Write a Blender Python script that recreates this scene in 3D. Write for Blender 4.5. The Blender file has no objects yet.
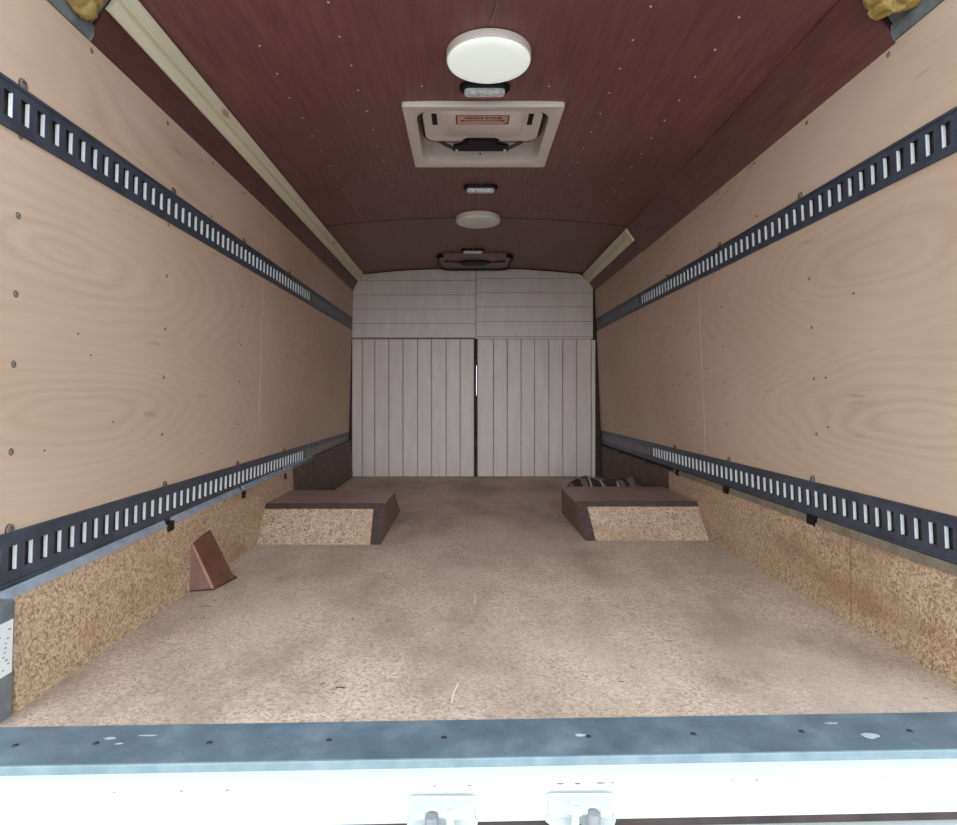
import bpy, bmesh, math, random
from mathutils import Vector, Matrix
random.seed(7)
S = bpy.context.scene
COL = S.collection
HF = 0.6                      # height of the camera over the load floor; z below is written relative to the camera

# ------------------------------------------------------------------ camera
cd = bpy.data.cameras.new('camera')
cd.sensor_fit = 'HORIZONTAL'; cd.sensor_width = 36.0
cd.lens = 620 * 36.0 / 957
cd.clip_start = 0.02
cam = bpy.data.objects.new('camera', cd); COL.objects.link(cam)
cam.location = (0, 0, HF)
cam.rotation_euler = (math.radians(90), 0, 0)
cd.shift_x = 12.5/957; cd.shift_y = -14.5/957      # the photograph is an off-centre crop
S.camera = cam

# ------------------------------------------------------------------ world: bright overcast daylight
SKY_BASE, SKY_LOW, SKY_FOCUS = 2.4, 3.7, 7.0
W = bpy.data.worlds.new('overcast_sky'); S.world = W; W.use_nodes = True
nt = W.node_tree; nt.nodes.clear()
out = nt.nodes.new('ShaderNodeOutputWorld'); bg = nt.nodes.new('ShaderNodeBackground')
tc = nt.nodes.new('ShaderNodeTexCoord'); sep = nt.nodes.new('ShaderNodeSeparateXYZ')
rmp = nt.nodes.new('ShaderNodeValToRGB')
nt.links.new(tc.outputs['Generated'], sep.inputs[0]); nt.links.new(sep.outputs['Z'], rmp.inputs[0])
rmp.color_ramp.elements[0].position = 0.0; rmp.color_ramp.elements[0].color = (0.95, 0.96, 1.0, 1)
rmp.color_ramp.elements[1].position = 0.7; rmp.color_ramp.elements[1].color = (0.86, 0.95, 1.0, 1)
nt.links.new(rmp.outputs[0], bg.inputs[0])
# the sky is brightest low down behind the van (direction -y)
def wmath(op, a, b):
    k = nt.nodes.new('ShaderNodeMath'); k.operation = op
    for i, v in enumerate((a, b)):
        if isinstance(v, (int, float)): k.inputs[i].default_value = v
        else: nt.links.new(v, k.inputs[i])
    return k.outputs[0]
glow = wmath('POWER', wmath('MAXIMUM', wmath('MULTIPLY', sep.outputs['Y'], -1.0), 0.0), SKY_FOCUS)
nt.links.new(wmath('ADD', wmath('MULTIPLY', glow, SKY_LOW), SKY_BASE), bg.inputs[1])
nt.links.new(bg.outputs[0], out.inputs[0])

S.view_settings.view_transform = 'Standard'
S.view_settings.look = 'None'
S.view_settings.gamma = 1.0
S.view_settings.use_curve_mapping = False
S.view_settings.exposure = 0.0
S.cycles.max_bounces = 10; S.cycles.diffuse_bounces = 8

# ------------------------------------------------------------------ materials
class NT:
    def __init__(s, name):
        s.m = bpy.data.materials.new(name); s.m.use_nodes = True
        s.t = s.m.node_tree; s.b = s.t.nodes['Principled BSDF']
        s.tc = s.t.nodes.new('ShaderNodeTexCoord')
    def n(s, typ, **kw):
        k = s.t.nodes.new(typ)
        for a, v in kw.items(): setattr(k, a, v)
        return k
    def l(s, a, b): s.t.links.new(a, b)
    def mapping(s, scale=(1,1,1), loc=(0,0,0), rot=(0,0,0)):
        k = s.n('ShaderNodeMapping'); k.inputs['Scale'].default_value = scale
        k.inputs['Location'].default_value = loc; k.inputs['Rotation'].default_value = rot
        s.l(s.tc.outputs['Object'], k.inputs['Vector']); return k.outputs[0]
    def noise(s, vec, scale=5, detail=4, rough=.5, dist=0):
        k = s.n('ShaderNodeTexNoise'); k.inputs['Scale'].default_value = scale
        k.inputs['Detail'].default_value = detail; k.inputs['Roughness'].default_value = rough
        k.inputs['Distortion'].default_value = dist
        s.l(vec, k.inputs['Vector']); return k.outputs['Fac']
    def ramp(s, fac, stops, interp='LINEAR'):
        k = s.n('ShaderNodeValToRGB'); cr = k.color_ramp; cr.interpolation = interp
        while len(cr.elements) < len(stops): cr.elements.new(0.5)
        for e, (p, c) in zip(cr.elements, stops):
            e.position = p; e.color = (*c, 1) if len(c) == 3 else c
        s.l(fac, k.inputs[0]); return k.outputs[0]
    def mix(s, fac, a, b, mode='MIX'):
        k = s.n('ShaderNodeMix', data_type='RGBA', blend_type=mode)
        for inp, v in ((k.inputs[0], fac), (k.inputs[6], a), (k.inputs[7], b)):
            if isinstance(v, (int, float)): inp.default_value = v
            elif isinstance(v, tuple): inp.default_value = (*v, 1)
            else: s.l(v, inp)
        return k.outputs[2]
    def math(s, op, a, b=0.0):
        k = s.n('ShaderNodeMath', operation=op)
        for i, v in enumerate((a, b)):
            if isinstance(v, (int, float)): k.inputs[i].default_value = v
            else: s.l(v, k.inputs[i])
        return k.outputs[0]
    def bump(s, h, strength=.2, dist=.002):
        k = s.n('ShaderNodeBump'); k.inputs['Strength'].default_value = strength
        k.inputs['Distance'].default_value = dist
        s.l(h, k.inputs['Height']); s.l(k.outputs[0], s.b.inputs['Normal'])
    def fin(s, col, rough=.5, metal=0.0, spec=.5):
        if isinstance(col, tuple): s.b.inputs['Base Color'].default_value = (*col, 1)
        else: s.l(col, s.b.inputs['Base Color'])
        if isinstance(rough, (int, float)): s.b.inputs['Roughness'].default_value = rough
        else: s.l(rough, s.b.inputs['Roughness'])
        s.b.inputs['Metallic'].default_value = metal
        s.b.inputs['Specular IOR Level'].default_value = spec
        return s.m

def lin(r, g, b):
    f = lambda c: (c/255/12.92) if c/255 <= .04045 else ((c/255+.055)/1.055)**2.4
    return (f(r), f(g), f(b))

def mottled(name, a, b, scale=12, rough=.5, metal=0., spec=.4, bump=0, detail=5):
    t = NT(name); v = t.mapping()
    f = t.noise(v, scale, detail, .6)
    c = t.ramp(f, [(.32, a), (.68, b)])
    if bump: t.bump(t.noise(v, scale*8, 3), bump)
    return t.fin(c, rough, metal, spec)

def plywood_mat(name, loc, hearts=()):
    t = NT(name)
    v = t.mapping((1.0, 0.62, 2.7), loc)
    f = t.noise(v, 1.15, .8, .35, .3)
    fine = t.noise(t.mapping((1.0, 1.4, 7), loc), 1.6, 3, .5)
    amt_h = None
    if hearts:                                  # oval heart figures of the veneer
        sp = t.n('ShaderNodeSeparateXYZ'); t.l(t.tc.outputs['Object'], sp.inputs[0])
        d = None
        for (hy, hz, ry, rz) in hearts:
            a = t.math('DIVIDE', t.math('SUBTRACT', sp.outputs['Y'], hy), ry)
            b = t.math('DIVIDE', t.math('SUBTRACT', sp.outputs['Z'], hz), rz)
            q = t.math('SQRT', t.math('ADD', t.math('MULTIPLY', a, a), t.math('MULTIPLY', b, b)))
            d = q if d is None else t.math('SMOOTH_MIN', d, q)
        amt_h = t.ramp(t.math('MULTIPLY', t.math('ADD', d, t.math('MULTIPLY', f, .5)), .33), [(.10, (.35, .35, .35)), (.30, (.62, .62, .62)), (.52, (.26, .26, .26)), (.85, (.12, .12, .12))])
        cyc = t.math('ADD', t.math('MULTIPLY', d, 2.7), t.math('ADD', t.math('MULTIPLY', f, 8.0), t.math('MULTIPLY', fine, 2.4)))
    else:
        cyc = t.math('ADD', t.math('MULTIPLY', f, 13.0), t.math('MULTIPLY', fine, 1.0))
    rings = t.math('FRACT', cyc)
    tri = t.math('ABSOLUTE', t.math('SUBTRACT', rings, 0.5))
    ring = t.ramp(tri, [(0.0, (.0, .0, .0)), (.25, (.6, .6, .6)), (.5, (1, 1, 1))])
    patch = t.noise(t.mapping((1, .6, 1.6), (3.1, 1, 7)), 2.2, 3, .55)
    amt = t.ramp(patch, [(.42, (.05, .05, .05)), (.66, (.60, .60, .60))])
    if amt_h is not None: amt = t.mix(.35, amt_h, amt)
    grain = t.noise(t.mapping((1, 2.2, 60)), 3, 5, .65)
    base = t.ramp(grain, [(.25, lin(206, 182, 160)), (.75, lin(213, 190, 169))])
    big = t.noise(t.mapping((1, .7, 1.4), (9, 4, 2)), 1.8, 3, .5)
    base = t.mix(t.ramp(big, [(.35, (0, 0, 0)), (.7, (.6, .6, .6))]), base, lin(196, 167, 143))
    dark = t.mix(.5, base, lin(150, 122, 100))
    k = t.math('MULTIPLY', t.math('SUBTRACT', 1.0, ring), amt)
    c = t.mix(k, base, dark)
    smv = t.noise(t.mapping((1, 2.0, 14), (1, 2, 5), (0.12, 0, 0)), 2.2, 2, .5)
    c = t.mix(t.ramp(smv, [(.69, (0, 0, 0)), (.76, (.35, .35, .35))]), c, lin(150, 112, 92))
    t.bump(grain, .05)
    return t.fin(c, .6, 0, .3)

def chip_mat(name, lo, mid, hi, flake=150, worn=None, wamt=.0):
    t = NT(name)
    v = t.mapping((1, 1, 1))
    wob = t.n('ShaderNodeTexNoise'); wob.inputs['Scale'].default_value = 60; t.l(v, wob.inputs['Vector'])
    add = t.n('ShaderNodeVectorMath', operation='MULTIPLY_ADD')
    t.l(wob.outputs['Color'], add.inputs[0]); add.inputs[1].default_value = (.014, .014, .014); t.l(v, add.inputs[2])
    vo = t.n('ShaderNodeTexVoronoi'); vo.inputs['Scale'].default_value = flake; vo.inputs['Randomness'].default_value = 1
    t.l(add.outputs[0], vo.inputs['Vector'])
    sp = t.n('ShaderNodeSeparateColor'); t.l(vo.outputs['Color'], sp.inputs[0])
    c = t.ramp(sp.outputs[0], [(.0, lo), (.28, mid), (.75, hi), (1.0, tuple(min(1, q*1.18) for q in hi))])
    big = t.noise(t.mapping((1, 1, 1), (4, 4, 4)), 3.5, 4, .6)
    if worn:
        c = t.mix(wamt, c, worn)
        stain = t.noise(t.mapping((1.3, .7, 1), (2, 8, 1)), 2.6, 6, .62)
        c = t.mix(t.ramp(stain, [(.42, (0, 0, 0)), (.66, (.72, .72, .72))]), c, tuple(q*.58 for q in mid))
        pale = t.noise(t.mapping((1, 1, 1), (7, 3, 1)), 2.0, 5, .6)
        c = t.mix(t.ramp(pale, [(.5, (0, 0, 0)), (.72, (.5, .5, .5))]), c, lin(202, 188, 174))
        speck = t.noise(t.mapping((1.6, .8, 1), (7, 1, 1)), 34, 3, .6)
        c = t.mix(t.ramp(speck, [(.68, (0, 0, 0)), (.74, (.5, .5, .5))]), c, lin(95, 66, 48))
    else:
        c = t.mix(t.ramp(big, [(.4, (0, 0, 0)), (.75, (.45, .45, .45))]), c, mid)
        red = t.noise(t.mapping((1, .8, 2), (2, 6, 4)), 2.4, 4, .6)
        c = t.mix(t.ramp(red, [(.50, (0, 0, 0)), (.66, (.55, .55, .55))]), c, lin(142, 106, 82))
    t.bump(sp.outputs[1], .12, .001)
    return t.fin(c, .65, 0, .3)

def ceiling_mat(name, a, b):
    t = NT(name)
    g = t.noise(t.mapping((26, 1.6, 4)), 3, 6, .62, .4)
    c = t.ramp(g, [(.28, a), (.72, b)])
    big = t.noise(t.mapping((1.4, .8, 1), (3, 3, 3)), 2.2, 3, .5)
    c = t.mix(t.ramp(big, [(.35, (0, 0, 0)), (.7, (.4, .4, .4))]), c, tuple(q*.8 for q in a))
    t.bump(g, .08)
    return t.fin(c, .42, 0, .35)

M = {}
M['ply_a'] = plywood_mat('birch_plywood', (0, .35, .2), ((1.38, -.03, .36, .072), (1.33, .31, .30, .08)))
M['ply_b'] = plywood_mat('plywood_right', (5.2, 1.1, 3.3), ((1.33, -.05, .38, .074), (1.44, .34, .32, .085)))
M['ply_c'] = plywood_mat('plywood_strip', (11.0, 4.4, 1.3))
M['ply_edge'] = mottled('plywood_edge', lin(196, 164, 132), lin(214, 184, 152), 30, .7)
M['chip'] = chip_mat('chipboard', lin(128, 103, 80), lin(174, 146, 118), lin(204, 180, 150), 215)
M['chip_light'] = chip_mat('pale_chipboard', lin(112, 92, 76), lin(168, 145, 122), lin(192, 170, 146), 205)
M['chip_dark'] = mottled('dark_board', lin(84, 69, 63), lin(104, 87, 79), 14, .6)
M['floor'] = chip_mat('worn_floorboard', lin(134, 115, 101), lin(187, 165, 148), lin(217, 198, 181), 190, lin(196, 178, 164), .40)
M['ceil'] = ceiling_mat('reddish_film_ply', lin(116, 72, 74), lin(148, 98, 98))
M['ceil_far'] = ceiling_mat('brown_film_ply', lin(118, 86, 82), lin(138, 102, 97))
M['cham'] = ceiling_mat('dark_red_ply', lin(86, 52, 52), lin(112, 70, 68))
M['cham_r'] = ceiling_mat('red_brown_corner_ply', lin(100, 62, 60), lin(126, 82, 78))
M['joint'] = mottled('joint_line', lin(120, 96, 76), lin(140, 114, 92), 20, .8)
M['timber'] = None
t = NT('pale_pine'); g = t.noise(t.mapping((30, .8, 30)), 3, 5, .6, .2)
kn = t.n('ShaderNodeTexVoronoi'); kn.inputs['Scale'].default_value = 1.0
t.l(t.mapping((9, 3.2, 9), (.2, .3, .1)), kn.inputs['Vector'])
c = t.ramp(g, [(.3, lin(226, 221, 190)), (.7, lin(242, 238, 212))])
c = t.mix(t.ramp(kn.outputs['Distance'], [(.05, (.8, .8, .8)), (.12, (0, 0, 0))]), c, lin(176, 140, 92))
M['timber'] = t.fin(c, .55, 0, .3)
t = NT('worn_dark_steel'); v = t.mapping()
f = t.noise(v, 14, 6, .65); c = t.ramp(f, [(.3, lin(62, 67, 79)), (.7, lin(84, 90, 104))])
w = t.noise(t.mapping((1, 1, 1), (5, 5, 5)), 40, 4, .7)
c = t.mix(t.ramp(w, [(.64, (0, 0, 0)), (.75, (.35, .35, .35))]), c, lin(132, 138, 146))
M['steel'] = t.fin(c, .42, .25, .5)
M['lip'] = mottled('white_primed_edge', lin(222, 228, 230), lin(242, 246, 246), 30, .45)
M['dirt'] = mottled('grimy_backing', lin(52, 42, 38), lin(78, 66, 58), 20, .9)
M['black'] = mottled('black_plastic', lin(14, 11, 13), lin(26, 21, 23), 20, .5, spec=.25)
M['dark'] = mottled('dark_brown_trim', lin(62, 52, 52), lin(84, 70, 68), 18, .45)
M['washer'] = mottled('dull_screw_metal', lin(118, 110, 104), lin(150, 142, 134), 60, .5, .2)
M['screw_dark'] = mottled('dark_screw_head', lin(48, 42, 42), lin(80, 72, 70), 60, .5, .3)
M['screw_white'] = mottled('bright_screw_head', lin(190, 180, 175), lin(225, 218, 212), 60, .4, .1)
M['white'] = mottled('off_white_moulding', lin(222, 212, 206), lin(232, 223, 218), 6, .45)
M['diffuser'] = mottled('white_lamp_diffuser', lin(238, 244, 236), lin(244, 248, 242), 6, .3)
M['lens'] = mottled('clear_ribbed_lens', lin(185, 192, 195), lin(238, 242, 244), 70, .25, detail=2)
M['door'] = None
t = NT('greyish_panel_paint'); g = t.noise(t.mapping((6, 6, 1.2)), 3, 5, .6)
c = t.ramp(g, [(.3, lin(203, 195, 191)), (.7, lin(216, 208, 204))])
sm = t.noise(t.mapping((1, 1, 1), (6, 1, 3)), 4.5, 4, .6)
c = t.mix(t.ramp(sm, [(.5, (0, 0, 0)), (.72, (.25, .25, .25))]), c, lin(198, 189, 186))
M['door'] = t.fin(c, .38, 0, .5)
M['groove'] = mottled('shadow_groove', lin(140, 130, 126), lin(160, 150, 146), 14, .8)
t = NT('blue_grey_sill_metal'); v = t.mapping((1, 1, 1))
f = t.noise(v, 9, 7, .65); c = t.ramp(f, [(.3, lin(82, 102, 115)), (.52, lin(102, 122, 136)), (.75, lin(132, 150, 161))])
sc = t.noise(t.mapping((3, 9, 1), (2, 2, 2), (0, 0, .3)), 12, 5, .7)
c = t.mix(t.ramp(sc, [(.62, (0, 0, 0)), (.74, (.55, .55, .55))]), c, lin(165, 184, 194))
M['sill'] = t.fin(c, t.ramp(f, [(.3, (.4, .4, .4)), (.7, (.6, .6, .6))]), .15, .5)
M['alu'] = mottled('pale_blue_trim_metal', lin(118, 140, 150), lin(140, 160, 168), 20, .45, .1)
M['galv'] = mottled('galvanised_strip', lin(140, 152, 166), lin(170, 182, 194), 22, .5, .2)
M['olive'] = mottled('olive_strip', lin(112, 104, 90), lin(142, 132, 114), 18, .6)
t = NT('chipped_white_enamel'); f = t.noise(t.mapping((1.2, 3, 3)), 26, 4, .6)
c = t.mix(t.ramp(f, [(.735, (0, 0, 0)), (.76, (1, 1, 1))]), lin(206, 214, 214), lin(120, 112, 106))
M['enamel'] = t.fin(c, .3, 0, .5)
M['cast'] = mottled('painted_casting', lin(208, 214, 214), lin(220, 226, 226), 18, .5)
M['castgrey'] = mottled('grey_casting', lin(132, 136, 140), lin(150, 154, 158), 25, .5)
M['brown'] = mottled('brown_painted_wood', lin(92, 60, 44), lin(116, 78, 60), 16, .5)
M['brown_edge'] = mottled('brown_wood_edge', lin(138, 96, 74), lin(160, 118, 94), 20, .6)
M['foam'] = None
t = NT('yellow_spray_foam'); f = t.noise(t.mapping(), 22, 6, .65)
c = t.ramp(f, [(.3, lin(130, 104, 62)), (.5, lin(192, 162, 98)), (.75, lin(212, 190, 132))]); t.bump(f, .8, .01)
M['foam'] = t.fin(c, .85, 0, .2)
M['rail'] = mottled('grey_primer_metal', lin(96, 104, 110), lin(140, 148, 152), 16, .5, .2)
M['sticker'] = mottled('white_sticker', lin(222, 228, 230), lin(236, 240, 242), 8, .5)
M['ink'] = mottled('grey_ink', lin(90, 92, 98), lin(120, 122, 126), 40, .7)
M['label'] = mottled('beige_label', lin(205, 165, 140), lin(222, 182, 156), 30, .5)
M['labelred'] = mottled('red_brown_print', lin(96, 40, 34), lin(120, 52, 44), 30, .6)
M['strap'] = mottled('dark_webbing', lin(44, 36, 40), lin(64, 52, 56), 60, .9, bump=.3)
M['strap_grey'] = mottled('grey_brown_webbing', lin(104, 88, 88), lin(126, 108, 106), 60, .9)
M['strap_pale'] = mottled('pale_webbing', lin(170, 155, 148), lin(196, 182, 172), 60, .9)
M['ground'] = mottled('concrete_ground', lin(150, 150, 148), lin(176, 176, 174), 3, .9)
M['shell'] = mottled('white_body_panel', lin(225, 232, 232), lin(235, 240, 240), 3, .35)
M['shell_in'] = mottled('bare_body_skin', lin(60, 50, 46), lin(76, 66, 60), 8, .8)
M['lid'] = mottled('smoky_lid', lin(122, 98, 95), lin(140, 114, 110), 10, .35)

# ------------------------------------------------------------------ helpers
def obj(name, bm, mat, parent=None, at=(0, 0, 0), smooth=False, bevel=0, seg=2):
    """Link a bmesh (camera-relative z) as one mesh object with its origin at `at`."""
    if bevel:
        bmesh.ops.remove_doubles(bm, verts=bm.verts, dist=1e-6)
        es = [e for e in bm.edges if len(e.link_faces) == 2 and e.calc_face_angle(0) > .6]
        bmesh.ops.bevel(bm, geom=es, offset=bevel, segments=seg, affect='EDGES', profile=.6)
    bmesh.ops.recalc_face_normals(bm, faces=bm.faces)
    o0 = Vector(parent['_at']) if parent is not None and '_at' in parent else Vector(at)
    bmesh.ops.translate(bm, verts=bm.verts, vec=-o0)
    me = bpy.data.meshes.new(name); bm.to_mesh(me); bm.free()
    for m in (mat if isinstance(mat, (list, tuple)) else [mat]): me.materials.append(m)
    if smooth:
        for p in me.polygons: p.use_smooth = True
        me.set_sharp_from_angle(angle=math.radians(40))
    o = bpy.data.objects.new(name, me); COL.objects.link(o)
    if parent is not None:
        o.parent = parent; o['_at'] = tuple(o0)
    else:
        o.location = o0 + Vector((0, 0, HF)); o['_at'] = tuple(o0)
    return o

def thing(name, label, cat, at, group=None):
    o = bpy.data.objects.new(name, None); COL.objects.link(o)
    o.location = Vector(at) + Vector((0, 0, HF)); o['_at'] = tuple(at); o.empty_display_size = .05
    o['label'] = label; o['category'] = cat
    if group: o['group'] = group
    return o

def tag(o, label, cat, group=None):
    o['label'] = label; o['category'] = cat
    if group: o['group'] = group
    return o

def struct(o, label=None):
    o['kind'] = 'structure'
    if label: o['label'] = label
    return o

def hexa(bm, p):
    v = [bm.verts.new(q) for q in p]
    for f in ((0,1,2,3), (7,6,5,4), (0,4,5,1), (1,5,6,2), (2,6,7,3), (3,7,4,0)):
        bm.faces.new([v[i] for i in f])

def box(bm, x0, x1, y0, y1, z0, z1):
    hexa(bm, [(x0,y0,z0), (x1,y0,z0), (x1,y1,z0), (x0,y1,z0), (x0,y0,z1), (x1,y0,z1), (x1,y1,z1), (x0,y1,z1)])

def xw(side, z):
    return (-.89 + (z+.307)*.030) if side < 0 else (1.025 - (z+.289)*.044)

def wbox(bm, side, y0, y1, z0, z1, n0, n1, dz=0.0):
    """Box lying on a side wall: n is measured inward from the wall face; dz = rise of z over the length."""
    s = -side
    def P(y, z, n): return (xw(side, z) + s*n, y, z)
    hexa(bm, [P(y0,z0,n0), P(y0,z0,n1), P(y1,z0+dz,n1), P(y1,z0+dz,n0),
              P(y0,z1,n0), P(y0,z1,n1), P(y1,z1+dz,n1), P(y1,z1+dz,n0)])

def prism(bm, pts, a, b, axis='y'):
    """Extrude a 2D outline between a and b along an axis."""
    def P(p, t):
        return {'y': (p[0], t, p[1]), 'x': (t, p[0], p[1]), 'z': (p[0], p[1], t)}[axis]
    A = [bm.verts.new(P(p, a)) for p in pts]; B = [bm.verts.new(P(p, b)) for p in pts]
    n = len(pts)
    bm.faces.new(A); bm.faces.new(B[::-1])
    for i in range(n): bm.faces.new((A[i], A[(i+1) % n], B[(i+1) % n], B[i]))

def lathe(bm, prof, c, axis='z', seg=32):
    """prof = [(r, h)...] round an axis through c."""
    rings = []
    for r, h in prof:
        ring = []
        for i in range(seg if r > 1e-6 else 1):
            a = 2*math.pi*i/seg; u, v = r*math.cos(a), r*math.sin(a)
            q = {'z': (u, v, h), 'x': (h, u, v), 'y': (u, h, v)}[axis]
            ring.append(bm.verts.new((c[0]+q[0], c[1]+q[1], c[2]+q[2])))
        rings.append(ring)
    for A, B in zip(rings, rings[1:]):
        for i in range(seg):
            j = (i+1) % seg
            if len(A) == 1 and len(B) == 1: continue
            if len(A) == 1: bm.faces.new((A[0], B[i], B[j]))
            elif len(B) == 1: bm.faces.new((A[i], A[j], B[0]))
            else: bm.faces.new((A[i], A[j], B[j], B[i]))

def tube(bm, pts, r, seg=10, cap=True, squash=1.0):
    pts = [Vector(p) for p in pts]; rings = []
    for i, p in enumerate(pts):
        d = (pts[min(i+1, len(pts)-1)] - pts[max(i-1, 0)]).normalized()
        up = Vector((0, 0, 1)) if abs(d.z) < .9 else Vector((0, 1, 0))
        a = d.cross(up).normalized(); b = d.cross(a).normalized()
        rings.append([bm.verts.new(p + r*(math.cos(2*math.pi*k/seg)*a + squash*math.sin(2*math.pi*k/seg)*b)) for k in range(seg)])
    for A, B in zip(rings, rings[1:]):
        for i in range(seg): bm.faces.new((A[i], A[(i+1) % seg], B[(i+1) % seg], B[i]))
    if cap: bm.faces.new(rings[0]); bm.faces.new(rings[-1][::-1])

def rrect(x0, x1, y0, y1, r, n=6):
    pts = []
    for cx, cy, a0 in ((x1-r, y1-r, 0), (x0+r, y1-r, 90), (x0+r, y0+r, 180), (x1-r, y0+r, 270)):
        for i in range(n+1):
            a = math.radians(a0 + 90*i/n); pts.append((cx + r*math.cos(a), cy + r*math.sin(a)))
    return pts

def loft(bm, loops, closed=True):
    rings = [[bm.verts.new(p) for p in lp] for lp in loops]
    n = len(rings[0])
    for A, B in zip(rings, rings[1:]):
        for i in range(n): bm.faces.new((A[i], A[(i+1) % n], B[(i+1) % n], B[i]))
    return rings

def copy_to(o, parent, loc):
    c = o.copy(); COL.objects.link(c); c.parent = parent; c.location = loc
    return c

def cz(x):                                   # height of the shallow arched ceiling
    return .992 - .047*((x-.055)/.83)**2

Y0, Y1, YC = 1.12, 4.71, 1.41                # rear edge of the walls, bulkhead, rear edge of the ceiling lining
ZW = .812                                    # where side walls end

# ------------------------------------------------------------------ setting: shell
NB = bmesh.new
b = NB(); box(b, -.90, 1.045, 1.09, 4.86, -.640, -.600)
floor = struct(obj('floor', b, M['floor']), 'worn tan chipboard load floor with scuffs')
for side, nm in ((-1, 'wall_left'), (1, 'wall_right')):
    b = NB(); wbox(b, side, 1.145, 4.86, -.64, .98, -.055, -.011)
    w = struct(obj(nm, b, M['dirt']))
    if side < 0: wall_l = w
    else: wall_r = w
b = NB(); box(b, -.945, 1.095, 1.145, 4.86, 1.075, 1.115)
roof = struct(obj('ceiling', b, M['shell_in']), 'arched ceiling lined with dark reddish plywood')

def grid_arch(bm, xs, ys, hole, th=.007):
    """Arched sheet with a rectangular hole; xs, ys are break lines."""
    vt = {}; vb = {}
    for i, x in enumerate(xs):
        for j, y in enumerate(ys):
            vt[i, j] = bm.verts.new((x, y, cz(x))); vb[i, j] = bm.verts.new((x, y, cz(x)+th))
    ok = set()
    for i in range(len(xs)-1):
        for j in range(len(ys)-1):
            mx, my = (xs[i]+xs[i+1])/2, (ys[j]+ys[j+1])/2
            if hole and hole[0] < mx < hole[1] and hole[2] < my < hole[3]: continue
            ok.add((i, j))
            bm.faces.new((vt[i,j], vt[i+1,j], vt[i+1,j+1], vt[i,j+1]))
            bm.faces.new((vb[i,j], vb[i,j+1], vb[i+1,j+1], vb[i+1,j]))
    for (i, j) in ok:
        for (di, dj, a, c) in ((-1,0,(i,j),(i,j+1)), (1,0,(i+1,j),(i+1,j+1)), (0,-1,(i,j),(i+1,j)), (0,1,(i,j+1),(i+1,j+1))):
            if (i+di, j+dj) not in ok: bm.faces.new((vt[a], vt[c], vb[c], vb[a]))

def spread(a, b, n, extra=()):
    return sorted(set([round(a + (b-a)*i/n, 5) for i in range(n+1)] + list(extra)))
V1 = (-.177, .291, 2.105, 2.560)             # openings of the two roof vents
V2 = (-.150, .275, 4.235, 4.650)
b = NB(); grid_arch(b, spread(-.785, .89, 26, V1[:2]), [YC, V1[2], V1[3], 3.408], V1)
cp1 = obj('ceiling_panel', b, M['ceil'], roof, smooth=True)
b = NB(); grid_arch(b, spread(-.785, .89, 26, V2[:2]), [3.412, V2[2], V2[3], 4.715], V2)
cp2 = obj('ceiling_panel', b, M['ceil_far'], roof, smooth=True)
# ceiling seam strip
b = NB(); xs = spread(-.78, .885, 20)
for x0, x1 in zip(xs, xs[1:]):
    hexa(b, [(x0,3.403,cz(x0)-.002), (x1,3.403,cz(x1)-.002), (x1,3.417,cz(x1)-.002), (x0,3.417,cz(x0)-.002),
             (x0,3.403,cz(x0)), (x1,3.403,cz(x1)), (x1,3.417,cz(x1)), (x0,3.417,cz(x0))])
obj('seam_strip', b, M['cham'], roof)

# chamfer panels between walls and ceiling
def chamfer(pts, y0, y1, mat, name='corner_panel', th=.006):
    """sheet through the cross-section points (x, z)."""
    b = NB()
    (ax, az), (bx, bz) = pts
    d = Vector((bx-ax, 0, bz-az)).normalized(); n = Vector((d.z, 0, -d.x))
    if n.z < 0: n = -n
    n *= th
    P = lambda p, y, k: (p[0]+k*n.x, y, p[1]+k*n.z)
    hexa(b, [P(pts[0],y0,0), P(pts[1],y0,0), P(pts[1],y1,0), P(pts[0],y1,0),
             P(pts[0],y0,1), P(pts[1],y0,1), P(pts[1],y1,1), P(pts[0],y1,1)])
    return obj(name, b, mat, roof)
LA, LB, LC = (-.862, .806), (-.822, .886), (-.790, .949)
chamfer((LA, LC), YC, 4.71, M['cham'])
RA, RC = (.984, .796), (.886, .941)
chamfer((RA, RC), YC, 3.425, M['cham_r'])
chamfer(((.984, .803), (.888, .945)), 3.427, 4.71, M['cham'])

# bright screw heads on the ceiling lining
b = NB(); lathe(b, [(0, -.0020), (.0025, -.0016), (.0035, 0)], (0, 0, 0), seg=10)
cs = obj('screw', b, M['screw_white'], roof); first = True
pts = []
for x, y0, n in ((-.34, 1.537, 13), (.46, 1.553, 13), (-.565, 1.70, 10), (.69, 1.57, 11)):
    for k in range(n): pts.append((x + random.uniform(-.004, .004), y0 + .146*k))
pts += [(.068, 1.537), (-.14, 1.967), (.264, 1.967), (-.14, 2.70), (.27, 2.70), (-.34, 3.6), (.46, 3.6), (-.34, 3.95), (.46, 3.95)]
for i, (x, y) in enumerate(pts):
    if abs(x) < .3 and 2.04 < y < 2.62: continue
    loc = Vector((x, y, cz(x)))
    if first: cs.location = loc; first = False
    else: copy_to(cs, roof, loc)

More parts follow.
